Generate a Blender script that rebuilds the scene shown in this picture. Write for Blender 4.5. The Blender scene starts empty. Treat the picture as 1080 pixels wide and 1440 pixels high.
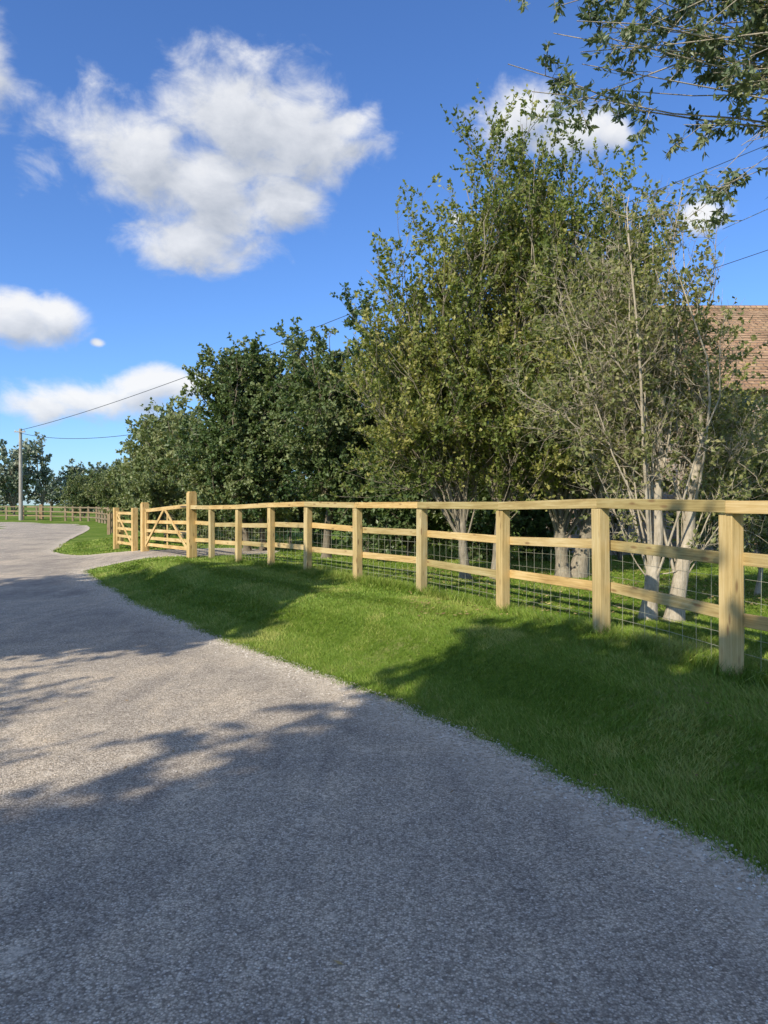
import bpy, math, numpy as np
from mathutils import Vector, geometry
rng = np.random.default_rng(7)
scene = bpy.context.scene
SUN_D = np.array([0.6, 0.8]); SUN_E = math.radians(35)

# ------------------------------------------------------------------ helpers
def smooth(a, b, x):
    t = np.clip((x-a)/(b-a), 0, 1); return t*t*(3-2*t)
def nrm(v): return v/(np.linalg.norm(v, axis=-1, keepdims=True)+1e-9)
def empty(name, loc=(0,0,0)):
    o = bpy.data.objects.new(name, None); scene.collection.objects.link(o); return o
def np_mesh(name, v, f, mat, parent=None, attrs=None, smooth_sh=False, vec=None):
    v = np.asarray(v, dtype=np.float32).reshape(-1,3); f = np.asarray(f, dtype=np.int32)
    k = f.shape[1]; me = bpy.data.meshes.new(name)
    me.vertices.add(len(v)); me.vertices.foreach_set('co', v.ravel())
    me.loops.add(f.size); me.loops.foreach_set('vertex_index', f.ravel())
    me.polygons.add(len(f)); me.polygons.foreach_set('loop_start', np.arange(0, f.size, k, dtype=np.int32))
    me.polygons.foreach_set('loop_total', np.full(len(f), k, dtype=np.int32))
    me.update(calc_edges=True)
    me.polygons.foreach_set('use_smooth', np.full(len(f), bool(smooth_sh), dtype=bool))
    for n, a in (attrs or {}).items():
        at = me.attributes.new(n, 'FLOAT', 'POINT'); at.data.foreach_set('value', np.asarray(a, dtype=np.float32).ravel())
    for n, a in (vec or {}).items():
        at = me.attributes.new(n, 'FLOAT_VECTOR', 'POINT'); at.data.foreach_set('vector', np.asarray(a, dtype=np.float32).ravel())
    me.materials.append(mat)
    o = bpy.data.objects.new(name, me); scene.collection.objects.link(o)
    if parent: o.parent = parent
    return o

class NT:
    def __init__(s, tree): s.t = tree; s.n = tree.nodes; s.l = tree.links
    def new(s, typ, **kw):
        n = s.n.new(typ)
        for k, v in kw.items(): setattr(n, k, v)
        return n
    def link(s, a, b): s.l.new(a, b)
    def put(s, sock, v):
        if isinstance(v, bpy.types.NodeSocket): s.l.new(v, sock)
        else: sock.default_value = v
    def math(s, op, a, b=0.0, c=None, clamp=False):
        n = s.new('ShaderNodeMath', operation=op, use_clamp=clamp); s.put(n.inputs[0], a); s.put(n.inputs[1], b)
        if c is not None: s.put(n.inputs[2], c)
        return n.outputs[0]
    def vmath(s, op, a, b=(0,0,0)):
        n = s.new('ShaderNodeVectorMath', operation=op); s.put(n.inputs[0], a); s.put(n.inputs[1], b)
        return n.outputs['Value'] if op in ('LENGTH','DOT_PRODUCT') else n.outputs[0]
    def noise(s, vec, scale, detail=4, rough=.5, dist=0):
        n = s.new('ShaderNodeTexNoise'); s.put(n.inputs['Vector'], vec); n.inputs['Scale'].default_value = scale
        n.inputs['Detail'].default_value = detail; n.inputs['Roughness'].default_value = rough
        n.inputs['Distortion'].default_value = dist; return n.outputs[0]
    def ramp(s, fac, stops):
        n = s.new('ShaderNodeValToRGB'); e = n.color_ramp.elements
        while len(e) < len(stops): e.new(0.5)
        for i, (p, c) in enumerate(stops):
            e[i].position = p; e[i].color = (*c, 1) if len(c) == 3 else c
        s.put(n.inputs[0], fac); return n.outputs[0]
    def mix(s, fac, a, b, mode='MIX'):
        n = s.new('ShaderNodeMix', data_type='RGBA', blend_type=mode)
        s.put(n.inputs[0], fac)
        for i, v in ((6, a), (7, b)):
            s.put(n.inputs[i], (*v, 1) if isinstance(v, tuple) and len(v) == 3 else v)
        return n.outputs[2]
    def mrange(s, v, a, b, c, d, smoothstep=False):
        n = s.new('ShaderNodeMapRange'); n.interpolation_type = 'SMOOTHSTEP' if smoothstep else 'LINEAR'
        s.put(n.inputs[0], v)
        for i, q in enumerate((a, b, c, d)): n.inputs[i+1].default_value = q
        return n.outputs[0]

def new_mat(name):
    m = bpy.data.materials.new(name); m.use_nodes = True; t = NT(m.node_tree)
    b = m.node_tree.nodes['Principled BSDF']; return m, t, b, m.node_tree.nodes['Material Output']
def objco(t): return t.new('ShaderNodeTexCoord').outputs['Object']
def attr(t, n): return t.new('ShaderNodeAttribute', attribute_name=n)
def bump(t, b, h, strength, dist):
    n = t.new('ShaderNodeBump'); n.inputs['Strength'].default_value = strength; n.inputs['Distance'].default_value = dist
    t.put(n.inputs['Height'], h); t.link(n.outputs[0], b.inputs['Normal'])

def leaf_mat(name, c0, c1, c2, transl=.3, rough=.5):
    m, t, b, out = new_mat(name)
    col = t.ramp(attr(t, 'rnd').outputs['Fac'], [(0, c0), (.5, c1), (1, c2)])
    t.link(col, b.inputs['Base Color']); b.inputs['Roughness'].default_value = rough
    b.inputs['Specular IOR Level'].default_value = .4
    if transl > 0:
        tr = t.new('ShaderNodeBsdfTranslucent')
        hs = t.mix(1.0, col, (1.4, 1.4, .6), 'MULTIPLY'); t.link(hs, tr.inputs[0])
        mx = t.new('ShaderNodeMixShader'); mx.inputs[0].default_value = transl
        t.link(b.outputs[0], mx.inputs[1]); t.link(tr.outputs[0], mx.inputs[2]); t.link(mx.outputs[0], out.inputs[0])
    return m
def bark_mat(name, c0, c1):
    m, t, b, out = new_mat(name); co = t.vmath('MULTIPLY', objco(t), (1,1,.25))
    n = t.noise(co, 30, 6, .65); n2 = t.noise(objco(t), 5, 4, .6)
    col = t.ramp(t.math('ADD', t.math('MULTIPLY', n, .6), t.math('MULTIPLY', n2, .4)), [(.3, c0), (.65, c1)])
    t.link(col, b.inputs['Base Color']); b.inputs['Roughness'].default_value = .9; bump(t, b, n, .8, .02); return m

M_GRASSY = leaf_mat('grass_blades', (.08,.15,.008), (.18,.28,.022), (.40,.41,.10), 0, .6)
M_HAW = leaf_mat('hawthorn_leaves', (.10,.145,.03), (.225,.265,.06), (.44,.41,.13))
M_DARK = leaf_mat('apple_leaves', (.07,.12,.035), (.145,.20,.07), (.28,.31,.13), .25, .42)
M_HEDGE = leaf_mat('hedge_leaves', (.10,.14,.045), (.19,.23,.08), (.31,.32,.14), .2)
M_ELDER = leaf_mat('shrub_leaves', (.12,.155,.05), (.24,.265,.095), (.44,.40,.18))
M_WILLOW = leaf_mat('willow_leaves', (.09,.135,.07), (.18,.23,.12), (.32,.35,.20), .3, .4)
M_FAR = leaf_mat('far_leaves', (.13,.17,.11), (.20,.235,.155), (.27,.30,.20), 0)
B_PALE = bark_mat('bark_pale', (.24,.20,.13), (.60,.52,.39))
B_MID = bark_mat('bark_grey_brown', (.13,.11,.075), (.42,.36,.26))
B_DARK = bark_mat('bark_dark', (.08,.068,.048), (.27,.22,.15))

# ------------------------------------------------------------------ layout
ROAD_R = np.array([(3.7,-14),(3.5,-6),(3.3,-2),(3.0,0),(2.6,1.0),(2.1,2.0),(1.57,3.03),(1.2,3.67),(.706,4.59),(-.144,6.0),
    (-1.65,8.0),(-3.5,10.76),(-4.9,13.2),(-6.1,15.3),(-7.3,17.6),(-8.9,20.8),(-11.2,25.5),(-13.3,31),(-16.2,40),(-19,48),(-23.5,58),(-30,64),(-42,67),(-90,68)], float)
ROAD_L = np.array([(-90,60),(-42,59),(-33,56.5),(-27,52),(-23.7,45),(-20,36),(-16.5,25),(-12,14),(-8.5,7),(-6.8,0),(-6.6,-6),(-6.6,-14)], float)
MAIN = np.vstack([ROAD_R, ROAD_L])
GATE_A = np.array([-4.5,17.3]); GATE_B = np.array([-6.6,20.4])
WITH_DRIVE = np.vstack([ROAD_R[:13], [(-6.0,15.2),(-6.75,16.6),(-6.85,17.3),(-6.3,17.75),(-5.4,17.75),(-4.5,17.75),(-3.4,18.3),(-2.6,19.3),
    (-3.6,21.2),(-5.2,21.0),(-6.6,20.75),(-8.0,21.2),(-9.6,22.2),(-10.7,23.8)], ROAD_R[16:], ROAD_L])
def resample(poly, step, closed=True):
    P = np.vstack([poly, poly[:1]]) if closed else poly
    out = []
    for a, b in zip(P[:-1], P[1:]):
        n = max(1, int(np.ceil(np.linalg.norm(b-a)/step)))
        for i in range(n): out.append(a+(b-a)*i/n)
    if not closed: out.append(P[-1])
    return np.array(out)
def chaikin(P, it=2):
    for _ in range(it):
        Q = np.roll(P, -1, axis=0); P = np.stack([P*.75+Q*.25, P*.25+Q*.75], 1).reshape(-1, 2)
    return P
def sdf(poly, x, y):   # negative inside
    shp = x.shape; x = x.ravel(); y = y.ravel(); d = np.full(x.shape, 1e9); ins = np.zeros(x.shape, bool)
    for a, b in zip(poly, np.roll(poly, -1, axis=0)):
        e = b-a; wx = x-a[0]; wy = y-a[1]; t = np.clip((wx*e[0]+wy*e[1])/(e@e+1e-12), 0, 1)
        d = np.minimum(d, (wx-e[0]*t)**2+(wy-e[1]*t)**2)
        c = (a[1] > y) != (b[1] > y)
        with np.errstate(all='ignore'):
            ins ^= c & (x < (b[0]-a[0])*(y-a[1])/(b[1]-a[1]+1e-12)+a[0])
    d = np.sqrt(d); d[ins] *= -1; return d.reshape(shp)
MAIN_S = chaikin(MAIN, 1); ROAD_S = chaikin(WITH_DRIVE, 2)
def base_z(x, y):
    x = np.asarray(x, float); y = np.asarray(y, float); d = sdf(MAIN_S, x, y)
    right = x > -.5*y-3.2
    w = 1.5+np.clip(y-12, 0, 30)*.09
    h = .35-.10*smooth(13, 19, y)
    zr = h*smooth(0, 1, d/w)
    zl = .10*smooth(0, 1, d/2.5)
    z = np.where(right, zr, zl)
    z = z+np.where(d > 0, .02*np.sin(x*1.7+.6*y)*np.sin(y*1.3-.4*x), 0)*smooth(.1, 1.2, d)
    return z
def gz(x, y): return float(base_z(np.array([x]), np.array([y]))[0])

# ------------------------------------------------------------------ ground
def axis(lo, hi, step, far_lo, far_hi):
    c = list(np.arange(lo, hi, step)); s = step; v = c[-1]
    while v < far_hi: s *= 1.18; v += s; c.append(v)
    s = step; v = lo; pre = []
    while v > far_lo: s *= 1.18; v -= s; pre.append(v)
    return np.array(pre[::-1]+c)
gx = axis(-12, 8, .13, -1800, 1800); gy = axis(-2, 26, .13, -600, 2500)
X, Y = np.meshgrid(gx, gy)
sd = sdf(ROAD_S, X, Y); Z = base_z(X, Y)-.035*smooth(.02, -.18, sd)
idx = np.arange(X.size).reshape(X.shape)
F = np.stack([idx[:-1,:-1], idx[:-1,1:], idx[1:,1:], idx[1:,:-1]], -1).reshape(-1, 4)
m, t, b, out = new_mat('grass_ground'); co = objco(t)
n1 = t.noise(co, .7, 5, .6); n2 = t.noise(co, 9, 5, .7); n3 = t.noise(co, 60, 3, .7)
v = t.math('ADD', t.math('ADD', t.math('MULTIPLY', n1, .45), t.math('MULTIPLY', n2, .35)), t.math('MULTIPLY', n3, .2))
col = t.ramp(v, [(.36, (.065,.125,.012)), (.52, (.15,.225,.028)), (.64, (.34,.32,.12))])
t.link(col, b.inputs['Base Color']); b.inputs['Roughness'].default_value = .95; b.inputs['Specular IOR Level'].default_value = .1
bump(t, b, t.math('ADD', n2, n3), .8, .03)
np_mesh('ground', np.stack([X, Y, Z], -1), F, m, smooth_sh=True)

# ------------------------------------------------------------------ road
bd = resample(ROAD_S, .12)
near = (np.hypot(bd[:,0], bd[:,1]) < 40)
jit = np.cumsum(rng.normal(0, .35, len(bd))); jit = jit-np.convolve(jit, np.ones(25)/25, 'same')
jit = np.clip(jit*.05, -.12, .12)*near+rng.normal(0, .016, len(bd))*near
tan = nrm(np.roll(bd, -1, 0)-np.roll(bd, 1, 0)); nn = np.stack([tan[:,1], -tan[:,0]], -1)
bd = bd+nn*jit[:,None]
keep = near | (np.arange(len(bd)) % 8 == 0); bd = bd[keep]
px = []
for (x0, x1, y0, y1, s) in [(-9, 4, -4, 26, .25), (-40, 6, -14, 70, 2.0)]:
    a, c = np.meshgrid(np.arange(x0, x1, s), np.arange(y0, y1, s)); px.append(np.stack([a.ravel(), c.ravel()], -1)+.013*s)
px = np.vstack(px); px = px[sdf(bd, px[:,0], px[:,1]) < -.15]
allp = np.vstack([bd, px]); nb = len(bd)
res = geometry.delaunay_2d_cdt([Vector(p) for p in allp], [], [list(range(nb))], 1, 1e-5)
rv = np.array([tuple(p) for p in res[0]]); rf = np.array([f for f in res[2] if len(f) == 3])
a, b_, c = rv[rf[:,0]], rv[rf[:,1]], rv[rf[:,2]]
cr = (b_[:,0]-a[:,0])*(c[:,1]-a[:,1])-(b_[:,1]-a[:,1])*(c[:,0]-a[:,0])
rf[cr < 0] = rf[cr < 0][:, ::-1]
edge = -sdf(bd, rv[:,0], rv[:,1])
rz = base_z(rv[:,0], rv[:,1])+.004
m, t, b, out = new_mat('asphalt_chippings'); co = objco(t)
vo = t.new('ShaderNodeTexVoronoi'); vo.inputs['Scale'].default_value = 115; t.link(co, vo.inputs['Vector'])
vc = t.new('ShaderNodeSeparateColor'); t.link(vo.outputs['Color'], vc.inputs[0])
vo2 = t.new('ShaderNodeTexVoronoi'); vo2.inputs['Scale'].default_value = 60; t.link(co, vo2.inputs['Vector'])
vc2 = t.new('ShaderNodeSeparateColor'); t.link(vo2.outputs['Color'], vc2.inputs[0])
big = t.noise(co, .55, 5, .6, .6); mid = t.noise(co, 3.5, 6, .7); fine = t.noise(co, 160, 3, .7)
stretch = t.noise(t.vmath('MULTIPLY', co, (1.5, .4, 1)), 1.3, 5, .6, 1.2)
stone = t.ramp(vc.outputs[0], [(0, (.26,.215,.165)), (.35, (.48,.41,.32)), (.7, (.62,.535,.42)), (.93, (.74,.645,.51)), (1, (.88,.80,.68))])
chip = t.mrange(vc2.outputs[1], .84, .92, 0, .55)
stone = t.mix(chip, stone, (.80,.71,.57))
dk = t.mrange(vc2.outputs[2], .86, .94, 0, .5)
stone = t.mix(dk, stone, (.20,.17,.135))
gap = t.mrange(vo.outputs['Distance'], .35, .70, 0, .6)
stone = t.mix(gap, stone, (.20,.17,.13))
tone = t.ramp(t.math('ADD', t.math('MULTIPLY', big, .42), t.math('ADD', t.math('MULTIPLY', mid, .22), t.math('MULTIPLY', stretch, .36))),
    [(.38, (.66,.66,.68)), (.5, (1,.985,.96)), (.62, (1.32,1.26,1.16))])
col = t.mix(1.0, stone, tone, 'MULTIPLY')
ed = attr(t, 'edge').outputs['Fac']
ef = t.mrange(t.math('ADD', ed, t.math('MULTIPLY', t.math('SUBTRACT', mid, .5), 1.0)), .0, .55, .85, 0, True)
col = t.mix(ef, col, t.mix(vc2.outputs[0], (.38,.30,.20), (.86,.76,.60)))
worn = t.mrange(mid, .60, .69, 0, .55, True)
col = t.mix(worn, col, (.78,.68,.53))
t.link(col, b.inputs['Base Color']); b.inputs['Roughness'].default_value = .88; b.inputs['Specular IOR Level'].default_value = .2
hgt = t.math('ADD', t.math('MULTIPLY', t.math('SUBTRACT', 1.0, vo.outputs['Distance']), 1.0), t.math('ADD', t.math('MULTIPLY', fine, .3), t.math('MULTIPLY', vc2.outputs[0], .6)))
bump(t, b, hgt, .7, .005)
np_mesh('road', np.column_stack([rv, rz]), rf, m, attrs={'edge': edge}, smooth_sh=True)

# loose chippings
def stones(n, sampler, s0, s1):
    P = sampler(n); n = len(P)
    octa = np.array([(1,0,0),(0,1,0),(-1,0,0),(0,-1,0),(0,0,.7),(0,0,-.5)], float)
    of = np.array([(0,1,4),(1,2,4),(2,3,4),(3,0,4),(1,0,5),(2,1,5),(3,2,5),(0,3,5)])
    s = (s0+(s1-s0)*rng.random(n)**3)[:,None,None]; ang = rng.random(n)*6.28
    V = octa[None]*s*rng.uniform(.6, 1.2, (n, 6, 1))
    ca, sa = np.cos(ang)[:,None], np.sin(ang)[:,None]
    V = np.stack([V[...,0]*ca-V[...,1]*sa, V[...,0]*sa+V[...,1]*ca, V[...,2]], -1)
    zz = base_z(P[:,0], P[:,1])+.006
    V += np.column_stack([P, zz])[:,None,:]
    return V.reshape(-1, 3), (of[None]+np.arange(n)[:,None,None]*6).reshape(-1, 3), np.repeat(rng.random(n), 6)
def samp_edge(n):
    cand = bd[(bd[:,1] > 1) & (bd[:,1] < 20) & (bd[:,0] > -9) & (bd[:,0] < 3)]
    i = rng.integers(0, len(cand), n); p = cand[i]+rng.normal(0, .17, (n, 2))*rng.uniform(.3, 1.8, (n, 1))
    q = sdf(bd, p[:,0], p[:,1]); return p[(q < .06)]
def samp_road(n):
    y = 1.3+7*rng.random(n)**1.6; p = np.stack([(rng.random(n)*2-1)*(y*.6+.5), y], -1)
    return p[sdf(bd, p[:,0], p[:,1]) < -.02]
m, t, b, out = new_mat('stone_chips'); t.link(t.ramp(attr(t, 'rnd').outputs['Fac'], [(0, (.28,.24,.18)), (.6, (.64,.56,.45)), (1, (.88,.82,.72))]), b.inputs['Base Color']); b.inputs['Roughness'].default_value = .85
Va, Fa, Ra = stones(46000, samp_edge, .003, .011); Vb, Fb, Rb = stones(7000, samp_road, .0025, .007)
np_mesh('gravel', np.vstack([Va, Vb]), np.vstack([Fa, Fb+len(Va)]), m, attrs={'rnd': np.concatenate([Ra, Rb])})

# ------------------------------------------------------------------ grass blades
POSTS = [(5.2,-4),(4.8,-2),(4.2,0),(3.45,1.75),(2.87,3.4),(2.37,5.03),(1.92,6.5),(1.295,8.05),(.49,9.7),(-.40,11.2),(-1.30,12.55),(-2.1,13.75),(-2.96,15.0),(-3.8,16.3)]
def grass(n, yr, h0, h1, w, lim=.6, along=None):
    if along is None:
        y = yr[0]+(yr[1]-yr[0])*rng.random(n); x = (rng.random(n)*2-1)*(lim*y+1.5)
    else:
        L = resample(np.array(along, float), .05, False); i = rng.integers(0, len(L), n); x = L[i,0]+rng.normal(0, .09, n)+.03; y = L[i,1]+rng.normal(0, .09, n)
    sdv = sdf(bd, x, y); k = sdv > -.03+rng.normal(0, .04, n)
    x, y, sdv = x[k], y[k], sdv[k]; n = len(x); z = base_z(x, y)
    patch = .5+.5*np.sin(x*1.9+1.3*np.sin(y*1.1))*np.sin(y*1.6+1.7*np.sin(x*.9))
    patch2 = np.sin(x*7.1+2*np.sin(y*5.3))*np.sin(y*6.3+2*np.sin(x*4.7))
    mow = np.tanh(3*np.sin(sdv*2*np.pi/.95+.5*np.sin(y*.7)))*(sdv < 3.2)      # mower passes parallel to the lane
    h = rng.uniform(h0, h1, n)*(.75+.45*patch+.15*patch2); ww = w*(.7+.6*rng.random(n))
    a = rng.random(n)*6.283; lean = (rng.normal(0, .6, (n, 2))+np.stack([-.5*mow, .85*mow], -1)*.45)*h[:,None]
    B = np.stack([x, y, z-.004], -1); side = np.stack([np.cos(a)*ww, np.sin(a)*ww, 0*a], -1)
    T = B+np.column_stack([lean, h])
    V = np.stack([B-side, B+side, T], 1).reshape(-1, 3)
    dry = ((np.sin(x*3.1+y*.7)*np.sin(y*2.3-x*1.1)+.3*patch2) > .72)*rng.random(n)*.6
    r = np.clip(rng.normal(.42, .18, n)+.36*(patch-.5)+.12*patch2+.06*mow+dry+(rng.random(n) < .05)*.45, 0, 1)
    return V, np.arange(n*3).reshape(-1, 3), np.repeat(r, 3)
parts = [grass(620000, (2.2, 9), .018, .042, .0028), grass(320000, (8.5, 16), .02, .045, .005), grass(140000, (15.5, 30), .03, .05, .011, .62),
         grass(30000, None, .04, .13, .003, along=POSTS[3:])]
off = 0; VV = []; FF = []; RR = []
for V_, F_, R_ in parts: VV.append(V_); FF.append(F_+off); RR.append(R_); off += len(V_)
np_mesh('grass', np.vstack(VV), np.vstack(FF), M_GRASSY, attrs={'rnd': np.concatenate(RR)})

# fallen leaves under the trees and along the lane
def litter(n_tree, n_road):
    x = np.concatenate([rng.uniform(.3, 5, n_tree), rng.uniform(-4, 3.5, n_road)]); y = np.concatenate([rng.uniform(7.5, 14, n_tree), rng.uniform(1.6, 9, n_road)])
    z = base_z(x, y)+.012+(sdf(bd, x, y) > 0)*.018; n = len(x); a = rng.random(n)*6.28; L = rng.uniform(.015, .035, n)*np.where(np.arange(n) < n_tree, 1, .6)
    d = np.stack([np.cos(a), np.sin(a), rng.normal(0, .2, n)], -1)*L[:,None]; w = np.stack([-np.sin(a), np.cos(a), rng.normal(0, .25, n)], -1)*(L*.35)[:,None]
    s = np.stack([x, y, z], -1); V = np.stack([s-d, s+w, s+d, s-w], 1); return V.reshape(-1, 3), np.arange(n*4).reshape(-1, 4), np.repeat(rng.random(n), 4)
m, t, b, out = new_mat('dry_leaves'); t.link(t.ramp(attr(t, 'rnd').outputs['Fac'], [(0, (.16,.09,.04)), (.5, (.36,.24,.10)), (1, (.50,.40,.16))]), b.inputs['Base Color']); b.inputs['Roughness'].default_value = .7
v_, f_, r_ = litter(3000, 90); np_mesh('fallen_leaves', v_, f_, m, attrs={'rnd': r_})

# ------------------------------------------------------------------ wood boards
class Boards:
    def __init__(s): s.v = []; s.f = []; s.g = []; s.r = []
    def add(s, p0, p1, wa, wb, side, r=None):
        p0 = np.array(p0, float); p1 = np.array(p1, float); d = nrm(p1-p0); side = np.array(side, float)
        side = nrm(side-d*(side@d)); w = np.cross(d, side); L = np.linalg.norm(p1-p0); o = len(s.v)
        r = rng.random() if r is None else r; g0 = rng.random(3)*20
        for (q, l) in ((p0, 0), (p1, L)):
            for (i, j) in ((-1,-1),(1,-1),(1,1),(-1,1)):
                s.v.append(q+side*i*wa/2+w*j*wb/2); s.g.append(g0+np.array([l, i*wa/2, j*wb/2])); s.r.append(r)
        for q in ((3,2,1,0),(4,5,6,7),(0,1,5,4),(1,2,6,5),(2,3,7,6),(3,0,4,7)): s.f.append([o+k for k in q])
    def build(s, name, mat, parent, bev=.004):
        o = np_mesh(name, s.v, s.f, mat, parent, attrs={'rnd': s.r}, vec={'gco': s.g})
        if bev:
            md = o.modifiers.new('bevel', 'BEVEL'); md.width = bev; md.segments = 2
        return o
def wood_mat(name, c0, c1, c2):
    m, t, b, out = new_mat(name); g = attr(t, 'gco').outputs['Vector']
    gr = t.noise(t.vmath('MULTIPLY', g, (1.2, 36, 36)), 1.8, 6, .65, .5)
    bl = t.noise(t.vmath('MULTIPLY', g, (2.0, 6, 6)), 1.0, 4, .6)
    vo = t.new('ShaderNodeTexVoronoi'); vo.inputs['Scale'].default_value = 1; t.link(t.vmath('MULTIPLY', g, (3.6, 13, 13)), vo.inputs['Vector'])
    knot = t.mrange(vo.outputs['Distance'], .08, .24, 1, 0, True)
    f = t.math('ADD', t.math('MULTIPLY', gr, .6), t.math('MULTIPLY', bl, .4))
    col = t.ramp(f, [(.34, c0), (.5, c1), (.66, c2)])
    tint = t.ramp(attr(t, 'rnd').outputs['Fac'], [(0, (.74,.78,.72)), (.5, (1,1,1)), (1, (1.16,1.05,.9))])
    col = t.mix(1, col, tint, 'MULTIPLY'); col = t.mix(t.math('MULTIPLY', knot, .7), col, (.19,.10,.045))
    t.link(col, b.inputs['Base Color']); b.inputs['Roughness'].default_value = .75; b.inputs['Specular IOR Level'].default_value = .25
    bump(t, b, gr, .4, .004); return m
M_WOOD = wood_mat('treated_timber', (.35,.235,.09), (.56,.41,.18), (.72,.575,.31))
M_OLDW = wood_mat('weathered_timber', (.16,.12,.07), (.28,.21,.13), (.40,.32,.22))
M_POSTW = wood_mat('timber_posts', (.34,.255,.11), (.51,.40,.19), (.63,.53,.30))
m, t, b, out = new_mat('galvanised_wire'); b.inputs['Base Color'].default_value = (.50,.48,.34,1); b.inputs['Roughness'].default_value = .5; b.inputs['Metallic'].default_value = .2; M_WIRE = m

def tubes(P, R, sides):
    P = np.asarray(P, float); N, K, _ = P.shape; R = np.broadcast_to(R, (N, K))
    T = nrm(np.gradient(P, axis=1)); ref = nrm(rng.normal(0, 1, (N, 1, 3))); ref = np.broadcast_to(ref, P.shape)
    U = nrm(np.cross(T, ref)); W = np.cross(T, U); a = np.arange(sides)/sides*2*np.pi
    V = P[:,:,None,:]+R[:,:,None,None]*(np.cos(a)[None,None,:,None]*U[:,:,None,:]+np.sin(a)[None,None,:,None]*W[:,:,None,:])
    id_ = np.arange(N*K*sides).reshape(N, K, sides); A = id_[:,:-1,:]; B = np.roll(A, -1, 2); C = id_[:,1:,:]; D = np.roll(C, -1, 2)
    return V.reshape(-1, 3), np.stack([A, B, D, C], -1).reshape(-1, 4)
class Geo:
    def __init__(s): s.v = []; s.f = []; s.n = 0
    def add(s, vf): s.v.append(vf[0]); s.f.append(vf[1]+s.n); s.n += len(vf[0])
    def build(s, name, mat, parent, sm=True): return np_mesh(name, np.vstack(s.v), np.vstack(s.f), mat, parent, smooth_sh=sm)

# main fence
fence = empty('wooden_fence'); bp = Boards(); br = Boards(); net = Geo()
pts = [np.array(p) for p in POSTS]; zz = [gz(*p)+.0 for p in POSTS]
H = 1.19
line = pts+[GATE_A]; zl = zz+[gz(*GATE_A)+.03]
for i, p in enumerate(pts):
    q = line[i+1]-line[max(i-1, 0)]; d = np.array([*nrm(q), 0]); tilt = rng.normal(0, .010, 2)
    bp.add((p[0], p[1], zz[i]-.3), (p[0]+tilt[0], p[1]+tilt[1], zz[i]+H-.088), .125, .10, d, r=rng.uniform(.4, .95))
for i in range(len(line)-1):
    a, c = line[i], line[i+1]; d = nrm(c-a); back = np.array([d[1], -d[0]])
    A3 = lambda off, h, e=0: (a[0]+back[0]*off-d[0]*e, a[1]+back[1]*off-d[1]*e, zl[i]+h)
    C3 = lambda off, h, e=0: (c[0]+back[0]*off+d[0]*e, c[1]+back[1]*off+d[1]*e, zl[i+1]+h)
    last = i == len(line)-2
    jt = rng.normal(0, .006, 4)
    br.add(A3(-.005, H-.042, -.002), C3(-.005, H-.042+jt[0]*.3, -.06 if last else -.002), .085, .118, (0,0,1))
    for h in (.78, .40):
        j0, j1 = rng.normal(0, .010, 2)
        br.add(A3(.072, h+j0, -.002), C3(.072, h+j1, -.05 if last else -.002), .088, .038, (0,0,1))
    L = np.linalg.norm(c-a); nv = int(L/.15); segs = []
    for h in (.04, .14, .25, .37, .50, .65, .80): segs.append((A3(.098, h), C3(.098, h)))
    for k in range(nv):
        f = k/nv; p = a+(c-a)*f+back*.098; z = zl[i]+(zl[i+1]-zl[i])*f; segs.append(((p[0], p[1], z+.0), (p[0], p[1], z+.80)))
    P = np.array([[s0, (np.array(s0)+np.array(s1))/2+rng.normal(0, .006, 3), s1] for s0, s1 in segs]); net.add(tubes(P, .0019, 3))
bp.build('posts', M_POSTW, fence); br.build('rails', M_WOOD, fence); net.build('wire_netting', M_WIRE, fence)

# gate
gate = empty('five_bar_gate'); g = Boards(); gp = Boards()
za, zb = gz(*GATE_A)+.02, gz(*GATE_B)+.02; dg = nrm(GATE_B-GATE_A); dg3 = np.array([*dg, 0]); LG = np.linalg.norm(GATE_B-GATE_A)
def G(s, h): p = GATE_A+dg*s; return (p[0], p[1], za+(zb-za)*s/LG+h)
gp.add((*GATE_A, za-.3), (*GATE_A, za+1.50), .19, .19, dg3, r=.8)
gp.add((*GATE_B, zb-.3), (*GATE_B, zb+1.30), .19, .19, dg3, r=.75)
for (P_, z_, h_) in ((GATE_A, za, 1.50), (GATE_B, zb, 1.30)):
    gp.add((*P_, z_+h_+.002), (*P_, z_+h_+.03), .15, .15, dg3, r=.9)
s0, s1 = .18, LG-.16
g.add(G(s0, .10), G(s0, 1.28), .09, .075, dg3, r=.8); g.add(G(s1, .10), G(s1, 1.16), .08, .07, dg3, r=.8)
for k, h in enumerate((.18, .36, .56, .80)):
    g.add(G(s0+.05, h), G(s1-.045, h), .085, .03, (0,0,1), r=rng.uniform(.6, 1))
g.add(G(s0-.04, 1.2), G(s1+.03, 1.10), .09, .07, (0,0,1), r=.8)
nb_ = np.array([dg[1], -dg[0], 0])*.032
def GO(s, h): return tuple(np.array(G(s, h))-nb_)
g.add(GO(s0+.05, .18), GO((s0+s1)/2, 1.12), .075, .022, (0,0,1), r=.8); g.add(GO(s1-.05, .18), GO((s0+s1)/2+.1, 1.12), .075, .022, (0,0,1), r=.8)
g.add(tuple(np.array(G((s0+s1)/2, .12))+nb_), tuple(np.array(G((s0+s1)/2, 1.14))+nb_), .075, .022, dg3, r=.8)
gp.build('gate_posts', M_WOOD, gate); g.build('gate_bars', M_WOOD, gate)
hg = Geo()
for h in (.56, 1.18):
    P = np.array([[G(.06, h), G(.3, h), G(.62, h)]])+np.array([-nb_*1.6]); hg.add(tubes(P, .012, 5))
m, t, b, out = new_mat('dark_iron'); b.inputs['Base Color'].default_value = (.03,.03,.03,1); b.inputs['Roughness'].default_value = .5; M_IRON = m
hg.build('hinges', M_IRON, gate)

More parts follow.
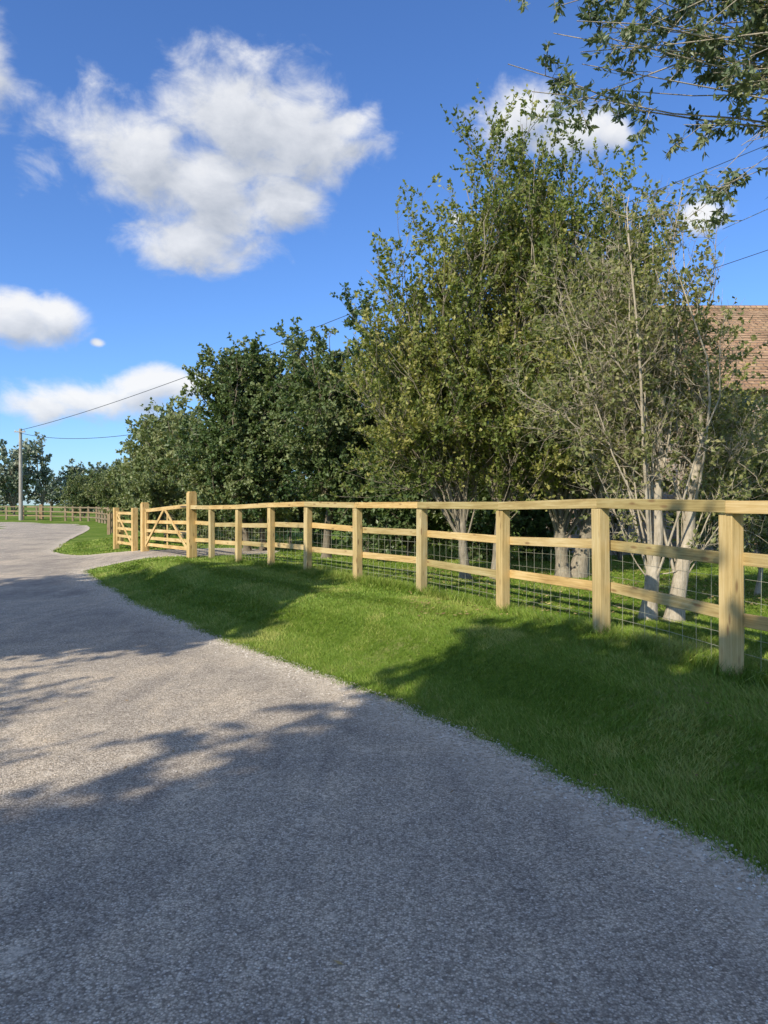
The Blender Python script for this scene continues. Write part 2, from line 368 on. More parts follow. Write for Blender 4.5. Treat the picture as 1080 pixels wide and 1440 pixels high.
# second, narrower gate beyond, then the fence running on
g2 = empty('five_bar_gate'); g = Boards()
C_ = np.array([-7.05,20.9]); D_ = np.array([-8.15,22.5]); d2 = nrm(D_-C_); L2_ = np.linalg.norm(D_-C_); d23 = np.array([*d2, 0]); zc = gz(*C_)
def G2(s, h): p = C_+d2*s; return (p[0], p[1], zc+h)
for s_ in (0, L2_): g.add(G2(s_, -.3), G2(s_, 1.22), .15, .15, d23, r=.85)
for s_ in (.14, L2_-.14): g.add(G2(s_, .1), G2(s_, 1.12), .07, .06, d23, r=.9)
for h in (.18, .38, .60, .82, 1.06): g.add(G2(.18, h), G2(L2_-.18, h), .08, .03, (0,0,1), r=rng.uniform(.7, 1))
n2_ = np.array([-d2[1], d2[0], 0])*.03
g.add(tuple(np.array(G2(.18, .18))+n2_), tuple(np.array(G2(L2_-.18, 1.06))+n2_), .07, .022, (0,0,1), r=.8)
g.build('gate_timbers', M_WOOD, g2)
f2 = empty('wooden_fence'); bp = Boards(); br = Boards()
W2 = [D_, np.array([-8.6,24.2]), np.array([-9.3,26.0]), np.array([-10.2,28.2])]
for i, p in enumerate(W2[1:], 1):
    z = gz(*p); bp.add((*p, z-.3), (*p, z+1.2), .13, .11, (1,1,0), r=.6)
    a, c = W2[i-1], p; d = nrm(c-a); bk = np.array([-d[1], d[0]])*.07
    for h in (.40, .78, 1.12):
        br.add((a[0]+bk[0]+d[0]*.1, a[1]+bk[1]+d[1]*.1, gz(*a)+h), (c[0]+bk[0], c[1]+bk[1], z+h), .085, .036, (0,0,1))
bp.build('posts', M_WOOD, f2); br.build('rails', M_WOOD, f2)
# older field fence following the bend of the lane
f3 = empty('wooden_fence'); bp = Boards(); br = Boards(); prev = None
FP = resample(np.array([(-13.2,35.5),(-14.8,40.5),(-17.6,48.3),(-20.5,55),(-23.5,60.5),(-28,65),(-33,67.6),(-40,69.5)], float), 1.9, False)
for i, p in enumerate(FP):
    z = gz(*p); bp.add((*p, z-.3), (*p, z+1.25), .15, .13, (1,0,0), r=rng.uniform(.2,.8))
    if prev is not None:
        for h in (.35, .75, 1.15): br.add((prev[0]-.09, prev[1], gz(*prev)+h), (p[0]-.09, p[1], z+h), .10, .04, (0,0,1))
    prev = p
bp.add((-31.6,62.2+6, 0), (-31.6,62.2+6, 1.55), .3, .3, (1,0,0), r=1)
bp.build('posts', M_OLDW, f3, 0); br.build('rails', M_OLDW, f3, 0)

# ------------------------------------------------------------------ trees
def spawn(P, n, tmin, tmax, length, spread, up, K, wig=.12, keep=.6):
    N, K0, _ = P.shape; t = rng.uniform(tmin, tmax, (N, n))*(K0-1.001); i = t.astype(int); f = (t-i)[...,None]
    r = np.arange(N)[:,None]; A = P[r, i]; B = P[r, i+1]; s = (A+(B-A)*f).reshape(-1, 3); d = nrm(B-A).reshape(-1, 3)
    d = nrm(d*keep+nrm(rng.normal(0, 1, d.shape))*spread+np.array([0, 0, up]))
    L = length*rng.uniform(.45, 1.35, len(s)); out = [s]; cur = s
    for k in range(K-1):
        d = nrm(d+rng.normal(0, wig, d.shape)+np.array([0, 0, up*.12])); cur = cur+d*(L/(K-1))[:,None]; out.append(cur)
    return np.stack(out, 1), np.repeat(np.arange(N), n)
def leaves(P, n, L, W, droop=0., t0=.15):
    N, K0, _ = P.shape; t = rng.uniform(t0, 1, (N, n))*(K0-1.001); i = t.astype(int); f = (t-i)[...,None]
    r = np.arange(N)[:,None]; A = P[r, i]; B = P[r, i+1]; s = (A+(B-A)*f).reshape(-1, 3); d = nrm(B-A).reshape(-1, 3)
    d = nrm(d*.6+nrm(rng.normal(0, 1, d.shape))*.9+np.array([0, 0, -droop])); Ls = (L*rng.uniform(.6, 1.25, len(s)))[:,None]
    w = nrm(np.cross(d, rng.normal(0, 1, d.shape)+np.array([0, 0, .8])))*(W*rng.uniform(.7, 1.2, len(s)))[:,None]
    cup = np.cross(d, w)*.25
    V = np.stack([s, s+d*Ls*.45+w+cup, s+d*Ls, s+d*Ls*.45-w+cup], 1)
    return V.reshape(-1, 3), np.arange(len(s)*4).reshape(-1, 4), len(s)
def tree(name, trunks, lumps, n_limb, sub, twig, nleaf, leafL, leafW, lm, bm, tr_r=.1, limb_r=.03, up=.3, arch=.22, tstart=(.35, 1), droop=0., seed=1, bare=0, wig=.12, sides=5, wexp=.8):
    """trunks: list of polylines; lumps: (x,y,z,rx,ry,rz); sub/twig=(n,len)"""
    global rng; rng = np.random.default_rng(seed)
    root = empty(name); G_ = Geo()
    TP = []
    for tr in trunks:
        tr = np.array(tr, float); k = 14; s = np.linspace(0, len(tr)-1, k); p = np.stack([np.interp(s, np.arange(len(tr)), tr[:,j]) for j in range(3)], -1)
        p = p+np.cumsum(rng.normal(0, .022, p.shape), 0)*np.linspace(0, 1, k)[:,None]; TP.append(p)
    TP = np.array(TP); taper = np.linspace(1, .35, 14); taper[0] = 1.6; taper[1] = 1.15
    G_.add(tubes(TP, tr_r*taper*np.array([rng.uniform(.8, 1.1) for _ in TP])[:,None], 9))
    lu = np.array(lumps, float); w = (lu[:,3]*lu[:,4]*lu[:,5])**wexp; w /= w.sum()
    ii = rng.choice(len(lu), n_limb, p=w); q = nrm(rng.normal(0, 1, (n_limb, 3)))*(rng.random((n_limb, 1))**.45)
    tgt = lu[ii,:3]+q*lu[ii,3:6]
    ti = np.array([np.argmin(np.linalg.norm(TP[:,-1,:2]-g_[:2]+rng.normal(0, .4, (len(TP), 2)), axis=1)) for g_ in tgt])
    tt = rng.uniform(*tstart, n_limb)*12.99; a = tt.astype(int); S = TP[ti, a]+(TP[ti, a+1]-TP[ti, a])*(tt-a)[:,None]
    L = np.linalg.norm(tgt-S, axis=1, keepdims=True)
    C = S+(tgt-S)*.4+np.array([0, 0, 1])*L*arch*rng.uniform(-.3, 1.6, L.shape)+rng.normal(0, .12, S.shape)*L
    s = np.linspace(0, 1, 9)[None,:,None]
    LP = S[:,None]*(1-s)**2+2*C[:,None]*s*(1-s)+tgt[:,None]*s**2
    LP = LP+np.cumsum(rng.normal(0, .018, LP.shape), 1)*L[:,None]*np.linspace(0, 1, 9)[None,:,None]
    G_.add(tubes(LP, limb_r*np.linspace(1, .22, 9)[None]*np.clip(L/2.5, .4, 1.6), sides))
    clump = rng.normal(0, .22, n_limb)
    SP, i1 = spawn(LP, sub[0], .3, 1, sub[1], .75, up, 6, wig); G_.add(tubes(SP, limb_r*.34*np.linspace(1, .35, 6)[None], 4))
    TW, i2 = spawn(SP, twig[0], .15, 1, twig[1], .75, up, 4, wig); G_.add(tubes(TW, max(limb_r*.15, .0022)*np.linspace(1, .4, 4)[None], 3))
    if bare:
        nb2 = int(len(TW)*bare); TWl = TW[rng.permutation(len(TW))[nb2:]]
        V, F_, n = leaves(TWl, nleaf, leafL, leafW, droop); r = np.clip(rng.normal(.5, .22, n), 0, 1)
    else:
        V, F_, n = leaves(TW, nleaf, leafL, leafW, droop); c = clump[i1][i2]; r = np.clip(np.repeat(c, nleaf)+rng.normal(.45, .18, n), 0, 1)
    G_.build('trunk_and_branches', bm, root); np_mesh('foliage', V, F_, lm, root, attrs={'rnd': np.repeat(r, 4)})
    return root

g35 = .33
# tall hawthorn-like trees behind the fence
tree('hawthorn_tree', [[(1.25,11.3,g35-.1),(1.2,11.4,1.5),(1.0,11.6,3.2)], [(1.75,11.5,g35-.1),(1.8,11.6,1.6),(2.0,11.8,3.6)]],
     [(1.75,11.9,6.0,.8,.8,1.3),(.75,11.8,4.9,.85,.9,1.0),(2.2,12.1,4.8,1.2,1.2,1.4),(.6,11.5,3.2,1.1,1.1,.9),(1.9,11.5,2.9,1.3,1.1,.9),(.0,11.9,4.4,.5,.5,.7),(.4,11.4,2.2,1.0,.8,.6),(1.9,11.3,2.0,.9,.6,.45)],
     180, (8,.95), (6,.34), 12, .072, .023, M_HAW, B_MID, .09, .016, up=.5, seed=11, tstart=(.22,1), wexp=.7)
tree('hawthorn_tree', [[(2.85,11.7,g35-.1),(2.8,11.9,1.4),(2.9,12.1,3.5)], [(3.05,11.8,g35-.1),(3.4,12.0,1.6),(3.9,12.2,3.8)]],
     [(2.8,12.1,6.3,.9,.8,1.1),(3.9,12.4,5.6,.9,1.0,1.1),(3.3,12.3,4.2,1.3,1.2,1.3),(4.9,12.7,3.0,1.1,1.1,.8),(3.0,11.8,2.7,1.2,1.1,.9),(3.3,11.5,1.9,1.0,.6,.45)],
     165, (8,.9), (6,.34), 12, .072, .023, M_HAW, B_MID, .14, .017, up=.5, seed=12, tstart=(.22,1), wexp=.7)
# twiggy pale shrub-tree near the fence on the right
tree('elder_tree', [[(2.62,7.35,g35-.1),(2.68,7.4,1.2),(2.62,7.5,2.6)], [(2.85,7.3,g35-.1),(3.05,7.4,1.3),(3.15,7.5,2.4)]],
     [(2.5,7.7,4.05,.6,.6,.8),(3.0,7.6,4.45,.45,.5,.7),(2.05,7.7,3.35,.5,.5,.6),(3.2,7.7,3.1,.5,.6,.6),(1.75,7.6,2.5,.5,.4,.45),(3.6,7.7,2.3,.5,.5,.45),(2.7,7.8,3.1,.8,.6,.8),(2.3,7.7,2.2,.7,.5,.4),(3.4,7.6,1.9,.5,.4,.35)],
     76, (10,.5), (6,.24), 8, .055, .018, M_ELDER, B_PALE, .085, .0125, up=.26, arch=.28, tstart=(.2,1), bare=.48, wig=.28, seed=13, wexp=.6)
# dark round-leaved trees
tree('apple_tree', [[(-3.3,20.2,.1),(-3.3,20.1,1.5),(-3.2,20,3)], [(-3.7,20.2,.1),(-3.9,20.1,1.5),(-4.0,20,3)]],
     [(-3.9,20,4.9,1.1,1.0,1.0),(-2.6,19.8,5.0,1.1,1.1,1.0),(-3.6,19.6,3.1,1.6,1.2,1.3),(-4.7,20,5.2,.55,.5,.6),(-3.5,19.6,1.7,1.6,1.2,.8),(-4.9,20,3.6,.7,.7,.8)],
     130, (9,.6), (6,.28), 13, .095, .04, M_DARK, B_DARK, .10, .024, up=.15, droop=.3, seed=14)
tree('apple_tree', [[(-1.35,17.3,g35-.2),(-1.3,17.4,1.4),(-1.0,17.5,3)], [(-.5,17.5,g35-.2),(-.4,17.5,1.5),(-.1,17.5,3)]],
     [(-.9,17.5,5.0,1.1,1.0,1.0),(.0,17.6,5.2,.9,.9,.8),(-1.4,17.3,3.4,1.3,1.2,1.2),(.2,17.3,3.3,1.4,1.2,1.3),(-1.9,17.5,4.6,.7,.7,.7),(-.6,17.2,1.9,1.9,1.0,.7)],
     150, (9,.6), (6,.28), 13, .09, .036, M_DARK, B_DARK, .10, .024, up=.15, droop=.3, seed=15)
# undergrowth / hedge in front of the house
tree('hedge', [[(x,15.6,.1),(x,15.7,.8),(x,15.8,1.4)] for x in (.5,2,3.5,5,6.5,8)],
     [(x,15.5,1.3,1.1,.7,1.0) for x in (.2,1.4,2.6,3.8,7.4,8.4,9.2)]+[(x,15.9,2.9,1.1,.8,.9) for x in (.6,2.0,3.4,4.8)]+[(9,16,2.6,.9,.7,.6)],
     200, (8,.5), (6,.25), 10, .095, .04, M_DARK, B_DARK, .05, .016, up=.2, seed=16, tstart=(.1,1))
tree('hedge', [[(x,23.6,.1),(x,23.7,.8),(x,23.8,1.4)] for x in (-7,-5,-3,-1,1)],
     [(x,23.6,1.4,1.2,.8,1.2) for x in np.arange(-7.5,2.5,1.4)], 110, (8,.6), (5,.3), 9, .12, .05, M_HEDGE, B_DARK, .05, .016, up=.2, seed=26, tstart=(.1,1))
tree('shrub', [[(4.35,9.3,.3),(4.4,9.4,.9),(4.5,9.5,1.5)], [(4.8,9.5,.3),(4.9,9.6,.9),(5.0,9.7,1.5)]],
     [(4.5,9.6,1.9,.6,.6,.7),(5.2,9.9,2.1,.8,.7,.8),(4.9,9.8,1.3,.7,.5,.4)], 70, (8,.4), (5,.2), 9, .06, .02, M_ELDER, B_PALE, .04, .012, up=.3, seed=17, tstart=(.2,1))
# receding hedgerow on the left of the view
hl = []
for (x, y, top, r) in [(-6.4,25,4.9,1.5),(-7.6,27,5.3,1.6),(-9.0,29.5,5.3,1.8),(-10.2,32.5,5.4,1.8),(-11.2,36.5,5.5,1.9),(-12.4,41,5.5,2.0),(-14.6,47,5.6,2.2),(-17.2,54,5.6,2.4),(-20,60,5.8,2.6),(-24.5,67,5.5,2.8),(-30,73,5.0,2.8)]:
    hl += [(x, y+1, top-1.1, r*.9, r, 1.1), (x+.3, y, top-3.0, r*1.05, r, 1.6)]
tree('hedgerow', [[(l[0], l[1], 0), (l[0], l[1], 1), (l[0], l[1], 2.4)] for l in hl[::2]], hl, 440, (9,.8), (5,.4), 9, .16, .06, M_HEDGE, B_DARK, .10, .03, up=.3, seed=18, tstart=(.1,1))
fl = [(-46,92,6.5,3.2,3,3.6),(-44,95,8.5,2.2,2.5,2.0),(-50,90,5,3.5,3,3),(-40,98,4,3.5,3,2.6),(-35,96,4.8,2.8,3,2.4),(-31,98,3.6,3,3,2.4),(-54,92,6,3,3,4)]
fl += [(x, 118+4*math.sin(x), 3.0+1.2*math.sin(x*.7), 5, 3, 3.2) for x in range(-90, 60, 6)]
tree('distant_trees', [[(l[0], l[1], 0), (l[0], l[1], 1), (l[0], l[1], l[2]*.6)] for l in fl], fl, 420, (8,1.5), (4,.8), 8, .45, .18, M_FAR, B_DARK, .16, .06, up=.3, seed=19, tstart=(.1,1))
# overhanging tree (trunk stands just right of the view)
tree('willow_tree', [[(5.2,5.4,.2),(5.15,5.4,2.5),(5.0,5.3,5.2)]],
     [(1.12,4.9,4.80,.20,.25,.10),(1.5,4.85,4.36,.16,.2,.12),(1.72,4.8,4.55,.14,.2,.12),(1.45,4.8,4.85,.25,.2,.1),(2.30,4.8,4.6,.14,.3,.22),(2.26,4.8,4.2,.12,.2,.18),(2.36,4.85,3.85,.12,.2,.18),(2.42,4.8,3.6,.10,.2,.12),(2.45,4.8,4.95,.25,.4,.3)],
     70, (8,.18), (6,.12), 10, .058, .012, M_WILLOW, B_PALE, .17, .0085, up=-.12, arch=.12, tstart=(.8,1), droop=.35, seed=20, wexp=.15)
tree('willow_tree', [[(6.4,3.2,.2),(6.3,3.2,2.5),(6.2,3.2,5.2)]], [(5.2,4,5.8,1.6,1.6,1.2),(6.6,3.4,6.2,2,2,1.3)],
     50, (8,.8), (6,.35), 8, .09, .02, M_WILLOW, B_PALE, .17, .03, up=-.1, tstart=(.6,1), droop=.35, seed=21)

# big trees behind / left of the viewpoint that shade the lane
ct = 1/math.tan(SUN_E)
def lump(u, v, z, r, rz=None):
    uu = u-z*ct; return (.6*uu-.8*v, .8*uu+.6*v, z, r, r, rz or r)
def oak(L, n, seed):
    c = np.mean(np.array(L)[:,:2], 0)
    tree('oak_tree', [[(c[0],c[1],-.1),(c[0],c[1],2.2),(c[0]+.2,c[1],5)]], L, n, (10,.6), (6,.32), 11, .12, .058, M_HEDGE, B_DARK, .28, .05, up=.1, seed=seed, tstart=(.45,1), wexp=.5)
oak([lump(3.0,1.6,6.5,2.0), lump(5.8,2.8,7.0,.9), lump(4.5,2.5,6.6,1.3), lump(5.2,1.6,6.6,.9), lump(4.5,.5,6.6,.9), lump(3.8,-.7,6.6,.9), lump(2.0,-.8,6,2.1), lump(.0,2.2,5.5,1.6), lump(0,-.5,6,2.4), lump(3.2,.6,6.8,1.3), lump(2.0,-2.6,6,2.2), lump(-2,1,6,2.4), lump(1.4,2.7,6,1.3), lump(-.6,3.2,5.6,1.2), lump(.8,3.2,5.8,.9)], 400, 22)
oak([lump(5.2,9.6,6.5,1.9), lump(3.5,8.9,6,1.5), lump(5.8,11.8,6.5,1.9), lump(3.0,12,6,2.2), lump(1.6,9.8,5.5,1.6), lump(7.4,13.4,6.8,1.6)], 230, 23)
oak([lump(5.8,7.0,6.3,.75), lump(7.2,7.5,6.4,.85), lump(8.3,7.9,6.6,.85), lump(7.4,9.0,6.4,1.1), lump(8.8,9.4,6.5,1.0), lump(8.9,11.0,6.4,1.1)], 190, 25)
L3 = [lump(2.2,6.2,4.6,.7), lump(3.4,6.0,4.8,.5), lump(1.0,5.4,4.4,.6), lump(2.2,7.2,4.8,.6)]
c3 = np.mean(np.array(L3)[:,:2], 0)
tree('ash_tree', [[(c3[0]-2,c3[1],-.1),(c3[0]-1.6,c3[1],2),(c3[0]-.8,c3[1],3.6)]], L3, 44, (6,.5), (5,.3), 7, .10, .03, M_HEDGE, B_DARK, .1, .02, up=.1, seed=24, tstart=(.6,1))

# ------------------------------------------------------------------ house
house = empty('brick_house')
def brick(name, c1_, c2_, mort, scale, bw, rh, bstr=.5):
    m, t, b, out = new_mat(name); co = objco(t); sp = t.new('ShaderNodeSeparateXYZ'); t.link(co, sp.inputs[0])
    cb = t.new('ShaderNodeCombineXYZ'); t.link(t.math('ADD', sp.outputs[0], sp.outputs[1]), cb.inputs[0]); t.link(sp.outputs[2], cb.inputs[1])
    bt = t.new('ShaderNodeTexBrick'); t.link(cb.outputs[0], bt.inputs['Vector']); bt.inputs['Scale'].default_value = scale
    bt.inputs['Color1'].default_value = (*c1_,1); bt.inputs['Color2'].default_value = (*c2_,1); bt.inputs['Mortar'].default_value = (*mort,1)
    bt.inputs['Brick Width'].default_value = bw; bt.inputs['Row Height'].default_value = rh; bt.inputs['Mortar Size'].default_value = .012
    n = t.noise(co, 1.3, 5, .65); n2 = t.noise(co, 14, 4, .6)
    tn = t.ramp(t.math('ADD', t.math('MULTIPLY', n, .6), t.math('MULTIPLY', n2, .4)), [(.35, (.65,.65,.62)), (.6, (1.2,1.15,1.1))])
    t.link(t.mix(1, bt.outputs[0], tn, 'MULTIPLY'), b.inputs['Base Color']); b.inputs['Roughness'].default_value = .9
    bump(t, b, t.math('SUBTRACT', 1.0, bt.outputs['Fac']), bstr, .02); return m
M_BR = brick('old_brick', (.50,.32,.22), (.60,.44,.32), (.52,.47,.39), 1, .225, .075)
M_TILE = brick('clay_tiles', (.38,.23,.135), (.50,.34,.20), (.17,.12,.08), 1, .17, .09)
def boxes(bs):
    V = []; F_ = []
    for (x0,x1,y0,y1,z0,z1) in bs:
        o = len(V); V += [(x0,y0,z0),(x1,y0,z0),(x1,y1,z0),(x0,y1,z0),(x0,y0,z1),(x1,y0,z1),(x1,y1,z1),(x0,y1,z1)]
        F_ += [[o+k for k in q] for q in ((3,2,1,0),(4,5,6,7),(0,1,5,4),(1,2,6,5),(2,3,7,6),(3,0,4,7))]
    return V, F_
hx0, hx1, hy0, hy1, ez, rzt = 4.9, 19, 18, 24.5, 4.45, 7.1
wins = [(8.0,9.0,3.2,4.2),(11.5,12.6,3.2,4.2),(8.0,9.0,1.1,2.3),(11.5,12.6,1.1,2.3)]
xs_ = [hx0,8.0,9.0,11.5,12.6,hx1]; bx = []
for i in range(5):
    a, c = xs_[i], xs_[i+1]
    if (a, c) in ((8.0,9.0),(11.5,12.6)): bx += [(a,c,hy0,hy0+.3,0,1.1),(a,c,hy0,hy0+.3,2.3,3.2),(a,c,hy0,hy0+.3,4.2,ez)]
    else: bx.append((a,c,hy0,hy0+.3,0,ez))
bx += [(hx0,hx0+.3,hy0+.3,hy1-.3,0,ez),(hx1-.3,hx1,hy0+.3,hy1-.3,0,ez),(hx0,hx1,hy1-.3,hy1,0,ez)]
np_mesh('walls', *boxes(bx), M_BR, house)
ym = (hy0+hy1)/2
for k, x in enumerate((hx0+.001, hx1-.001)):
    np_mesh('gable', [(x,hy0,ez),(x,hy1,ez),(x,ym,rzt-.05)], [[0,1,2]], M_BR, house)
V = []; F_ = []; nC = 28
for sgn, ye in ((1, hy0-.35), (-1, hy1+.35)):
    z_e = ez-.2
    for k in range(nC):
        f0, f1 = k/nC, (k+1)/nC; y0 = ye+(ym-ye)*f0; y1 = ye+(ym-ye)*f1; z0 = z_e+(rzt-z_e)*f0; z1 = z_e+(rzt-z_e)*f1
        ns = 60
        for j in range(ns):
            xa = hx0-.25+(hx1-hx0+.5)*j/ns; xb = hx0-.25+(hx1-hx0+.5)*(j+1)/ns; dz = rng.normal(0, .006)-.04*math.sin(j*.21)*math.sin(3.1*f0); o = len(V)
            V += [(xa,y0,z0+.04+dz),(xb,y0,z0+.04+dz),(xb,y1,z1+.005+dz),(xa,y1,z1+.005+dz),(xa,y0,z0-.01),(xb,y0,z0-.01)]
            F_ += [[o,o+1,o+2,o+3] if sgn > 0 else [o+3,o+2,o+1,o], [o+4,o+5,o+1,o]]
np_mesh('roof', V, F_, M_TILE, house)
np_mesh('ridge_tiles', *tubes(np.array([[(x, ym, rzt+.01) for x in np.linspace(hx0-.27, hx1+.27, 30)]]), .11, 8), M_TILE, house)
m, t, b, out = new_mat('white_painted_frame'); b.inputs['Base Color'].default_value = (.75,.74,.70,1); M_WH = m
m, t, b, out = new_mat('window_glass'); b.inputs['Base Color'].default_value = (.02,.025,.03,1); b.inputs['Roughness'].default_value = .06; M_GL = m
fr = []; gl = []
for (a,c,z0,z1) in wins:
    y = hy0+.08; mx = (a+c)/2
    fr += [(a+.002,a+.06,y,y+.06,z0+.002,z1-.002),(c-.06,c-.002,y,y+.06,z0+.002,z1-.002),(a+.062,c-.062,y,y+.06,z0+.002,z0+.06),(a+.062,c-.062,y,y+.06,z1-.06,z1-.002),(mx-.02,mx+.02,y+.003,y+.055,z0+.062,z1-.062)]
    gl.append((a+.04,c-.04,y+.025,y+.035,z0+.04,z1-.04))
np_mesh('window_frames', *boxes(fr), M_WH, house); np_mesh('window_panes', *boxes(gl), M_GL, house)
m, t, b, out = new_mat('interior_dark'); b.inputs['Base Color'].default_value = (.03,.03,.03,1)
np_mesh('inner_wall', *boxes([(hx0+.3,hx1-.3,hy0+.9,hy0+.95,0.01,ez-.02)]), m, house)
np_mesh('chimney', *boxes([(15.5,16.4,ym-.4,ym+.4,6.0,8.5),(15.45,16.45,ym-.45,ym+.45,8.502,8.65)]), M_BR, house)

# ------------------------------------------------------------------ poles and wires
m, t, b, out = new_mat('grey_pole_wood'); t.link(t.ramp(t.noise(t.vmath('MULTIPLY', objco(t), (1,1,.1)), 25, 5, .6), [(.3, (.24,.21,.16)), (.7, (.50,.45,.37))]), b.inputs['Base Color']); M_POLE = m
def pole(x, y, h, r=.13):
    root = empty('utility_pole'); z = gz(x, y)
    P = np.array([[(x, y, z-.3+(h-z+.3)*k/8) for k in range(9)]]); np_mesh('pole', *tubes(P, np.linspace(r, r*.7, 9)[None], 12), M_POLE, root, smooth_sh=True)
    np_mesh('crossarm', *boxes([(x-.5,x+.5,y-.17,y-.10,h-.35,h-.25)]), M_POLE, root)
    ins = np.array([[(x+dx, y-.13, h-.25+.045*k) for k in range(4)] for dx in (-.4, .4)]); np_mesh('insulators', *tubes(ins, np.array([[.02,.045,.03,.04]]), 8), M_WH, root)
    return root
pole(-32.9, 67, 8.4, .19); pole(7.7, 12.5, 8.2)
root = empty('overhead_wires'); G_ = Geo()
for a, c, sag in (((-32.7,66.9,8.3),(7.6,12.4,8.0),.5), ((-32.9,66.9,8.0),(7.7,12.4,6.2),1.7)):
    a = np.array(a); c = np.array(c); s = np.linspace(0, 1, 60)[:,None]; P = a+(c-a)*s; P[:,2] -= (4*s*(1-s)*sag)[:,0]
    G_.add(tubes(P[None], np.linspace(.024, .006, 60)[None], 5))
G_.build('cables', M_IRON, root)

# ------------------------------------------------------------------ sky
w = bpy.data.worlds.new('World'); scene.world = w; w.use_nodes = True; t = NT(w.node_tree)
for n in list(t.n): t.n.remove(n)
out = t.new('ShaderNodeOutputWorld'); sky = t.new('ShaderNodeTexSky', sky_type='NISHITA')
sky.sun_disc = False; sky.sun_elevation = SUN_E; sky.sun_rotation = math.atan2(-SUN_D[0], -SUN_D[1]); sky.air_density = 1.0; sky.dust_density = .3; sky.ozone_density = 3.0
hs = t.mix(1.0, sky.outputs[0], (.64, .90, 1.30), 'MULTIPLY')
bg = t.new('ShaderNodeBackground'); bg.inputs[1].default_value = .15; t.link(hs, bg.inputs[0])
gen = t.new('ShaderNodeTexCoord').outputs['Generated']; dirn = t.vmath('NORMALIZE', gen)
sp = t.new('ShaderNodeSeparateXYZ'); t.link(dirn, sp.inputs[0])
az = t.math('ARCTAN2', sp.outputs[0], sp.outputs[1]); el = t.math('ARCSINE', sp.outputs[2])
cb = t.new('ShaderNodeCombineXYZ'); t.link(az, cb.inputs[0]); t.link(el, cb.inputs[1])
# cloud puffs: azimuth, elevation, half-width, half-height (radians)
CL = [(-.185,.470,.15,.08),(-.315,.425,.12,.075),(-.225,.395,.14,.085),(-.11,.445,.11,.055),(-.25,.335,.10,.045),(-.05,.47,.045,.025),(-.14,.39,.07,.05),
      (-.50,.475,.05,.055),(-.465,.222,.07,.038),(-.425,.230,.055,.032),(-.37,.134,.11,.032),(-.28,.150,.08,.026),(-.43,.122,.06,.024),
      (.185,.475,.08,.042),(.245,.46,.075,.034),(.29,.45,.04,.018),(.415,.345,.03,.022),(.10,.365,.02,.010),(.31,.30,.03,.025),(-.37,.205,.012,.006),
      (1.4,.5,.45,.28),(2.5,.55,.5,.32),(-1.5,.55,.5,.3),(-2.6,.5,.4,.28),(.6,1.20,1.8,.28)]  # large unseen clouds, added beside, behind and overhead to brighten and neutralise shaded areas
grp = bpy.data.node_groups.new('cloud_field', 'ShaderNodeTree')
grp.interface.new_socket('P', in_out='INPUT', socket_type='NodeSocketVector'); grp.interface.new_socket('D', in_out='OUTPUT', socket_type='NodeSocketFloat')
q = NT(grp); gi = q.new('NodeGroupInput'); go = q.new('NodeGroupOutput')
P0 = gi.outputs[0]
wn = q.new('ShaderNodeTexNoise'); wn.inputs['Scale'].default_value = 9; wn.inputs['Detail'].default_value = 3; q.link(P0, wn.inputs['Vector'])
P1 = q.vmath('ADD', P0, q.vmath('MULTIPLY', q.vmath('SUBTRACT', wn.outputs['Color'], (.5,.5,.5)), (.08,.045,0)))
acc = None
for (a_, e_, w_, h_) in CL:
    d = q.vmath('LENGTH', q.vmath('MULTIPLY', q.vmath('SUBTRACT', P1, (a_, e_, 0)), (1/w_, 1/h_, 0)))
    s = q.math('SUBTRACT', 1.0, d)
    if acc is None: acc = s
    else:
        n = q.new('ShaderNodeMath', operation='SMOOTH_MAX'); q.link(acc, n.inputs[0]); q.link(s, n.inputs[1]); n.inputs[2].default_value = .12; acc = n.outputs[0]
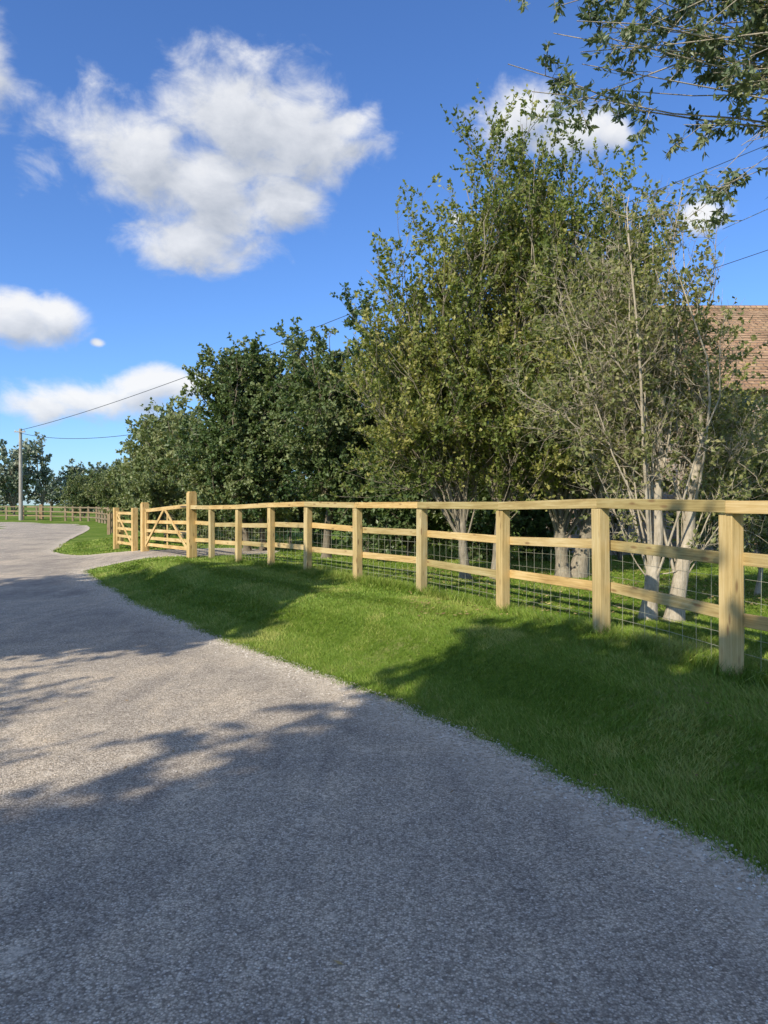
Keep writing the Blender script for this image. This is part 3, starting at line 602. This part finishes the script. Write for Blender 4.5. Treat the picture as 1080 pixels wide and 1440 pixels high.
n1 = q.noise(q.vmath('MULTIPLY', P0, (1, 1.5, 1)), 14, 8, .6, .3)
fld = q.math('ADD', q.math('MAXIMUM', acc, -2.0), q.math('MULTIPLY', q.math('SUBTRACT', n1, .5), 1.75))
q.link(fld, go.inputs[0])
def field(vec):
    n = t.new('ShaderNodeGroup'); n.node_tree = grp; t.put(n.inputs[0], vec); return n.outputs[0]
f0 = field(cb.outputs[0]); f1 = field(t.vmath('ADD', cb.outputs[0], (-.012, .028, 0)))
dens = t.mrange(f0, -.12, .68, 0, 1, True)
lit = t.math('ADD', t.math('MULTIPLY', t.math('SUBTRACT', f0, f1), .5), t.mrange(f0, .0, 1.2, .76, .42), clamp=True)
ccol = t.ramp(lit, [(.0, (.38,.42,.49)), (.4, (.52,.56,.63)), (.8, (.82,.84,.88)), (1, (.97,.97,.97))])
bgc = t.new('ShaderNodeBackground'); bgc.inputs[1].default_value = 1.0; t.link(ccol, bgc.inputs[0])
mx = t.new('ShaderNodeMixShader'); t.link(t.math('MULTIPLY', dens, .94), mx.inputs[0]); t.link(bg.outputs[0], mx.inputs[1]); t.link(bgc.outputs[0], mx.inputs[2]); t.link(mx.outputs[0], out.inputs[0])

# ------------------------------------------------------------------ sun + camera
sl = bpy.data.lights.new('sun', 'SUN'); sl.energy = 5.0; sl.angle = math.radians(.53); sl.color = (1, .92, .79)
so = bpy.data.objects.new('sun', sl); scene.collection.objects.link(so); so.location = (-20,-25,30)
ld = Vector((SUN_D[0]*math.cos(SUN_E), SUN_D[1]*math.cos(SUN_E), -math.sin(SUN_E))); so.rotation_euler = ld.to_track_quat('-Z', 'Y').to_euler()
cd = bpy.data.cameras.new('camera'); cd.sensor_fit = 'VERTICAL'; cd.sensor_height = 36; cd.lens = 26; cd.clip_end = 6000; cd.clip_start = .05
cam = bpy.data.objects.new('camera', cd); scene.collection.objects.link(cam); cam.location = (0, 0, 1.5); cam.rotation_euler = (math.radians(89.45), 0, 0)
scene.camera = cam
scene.view_settings.view_transform = 'Standard'; scene.view_settings.look = 'None'; scene.view_settings.exposure = 0
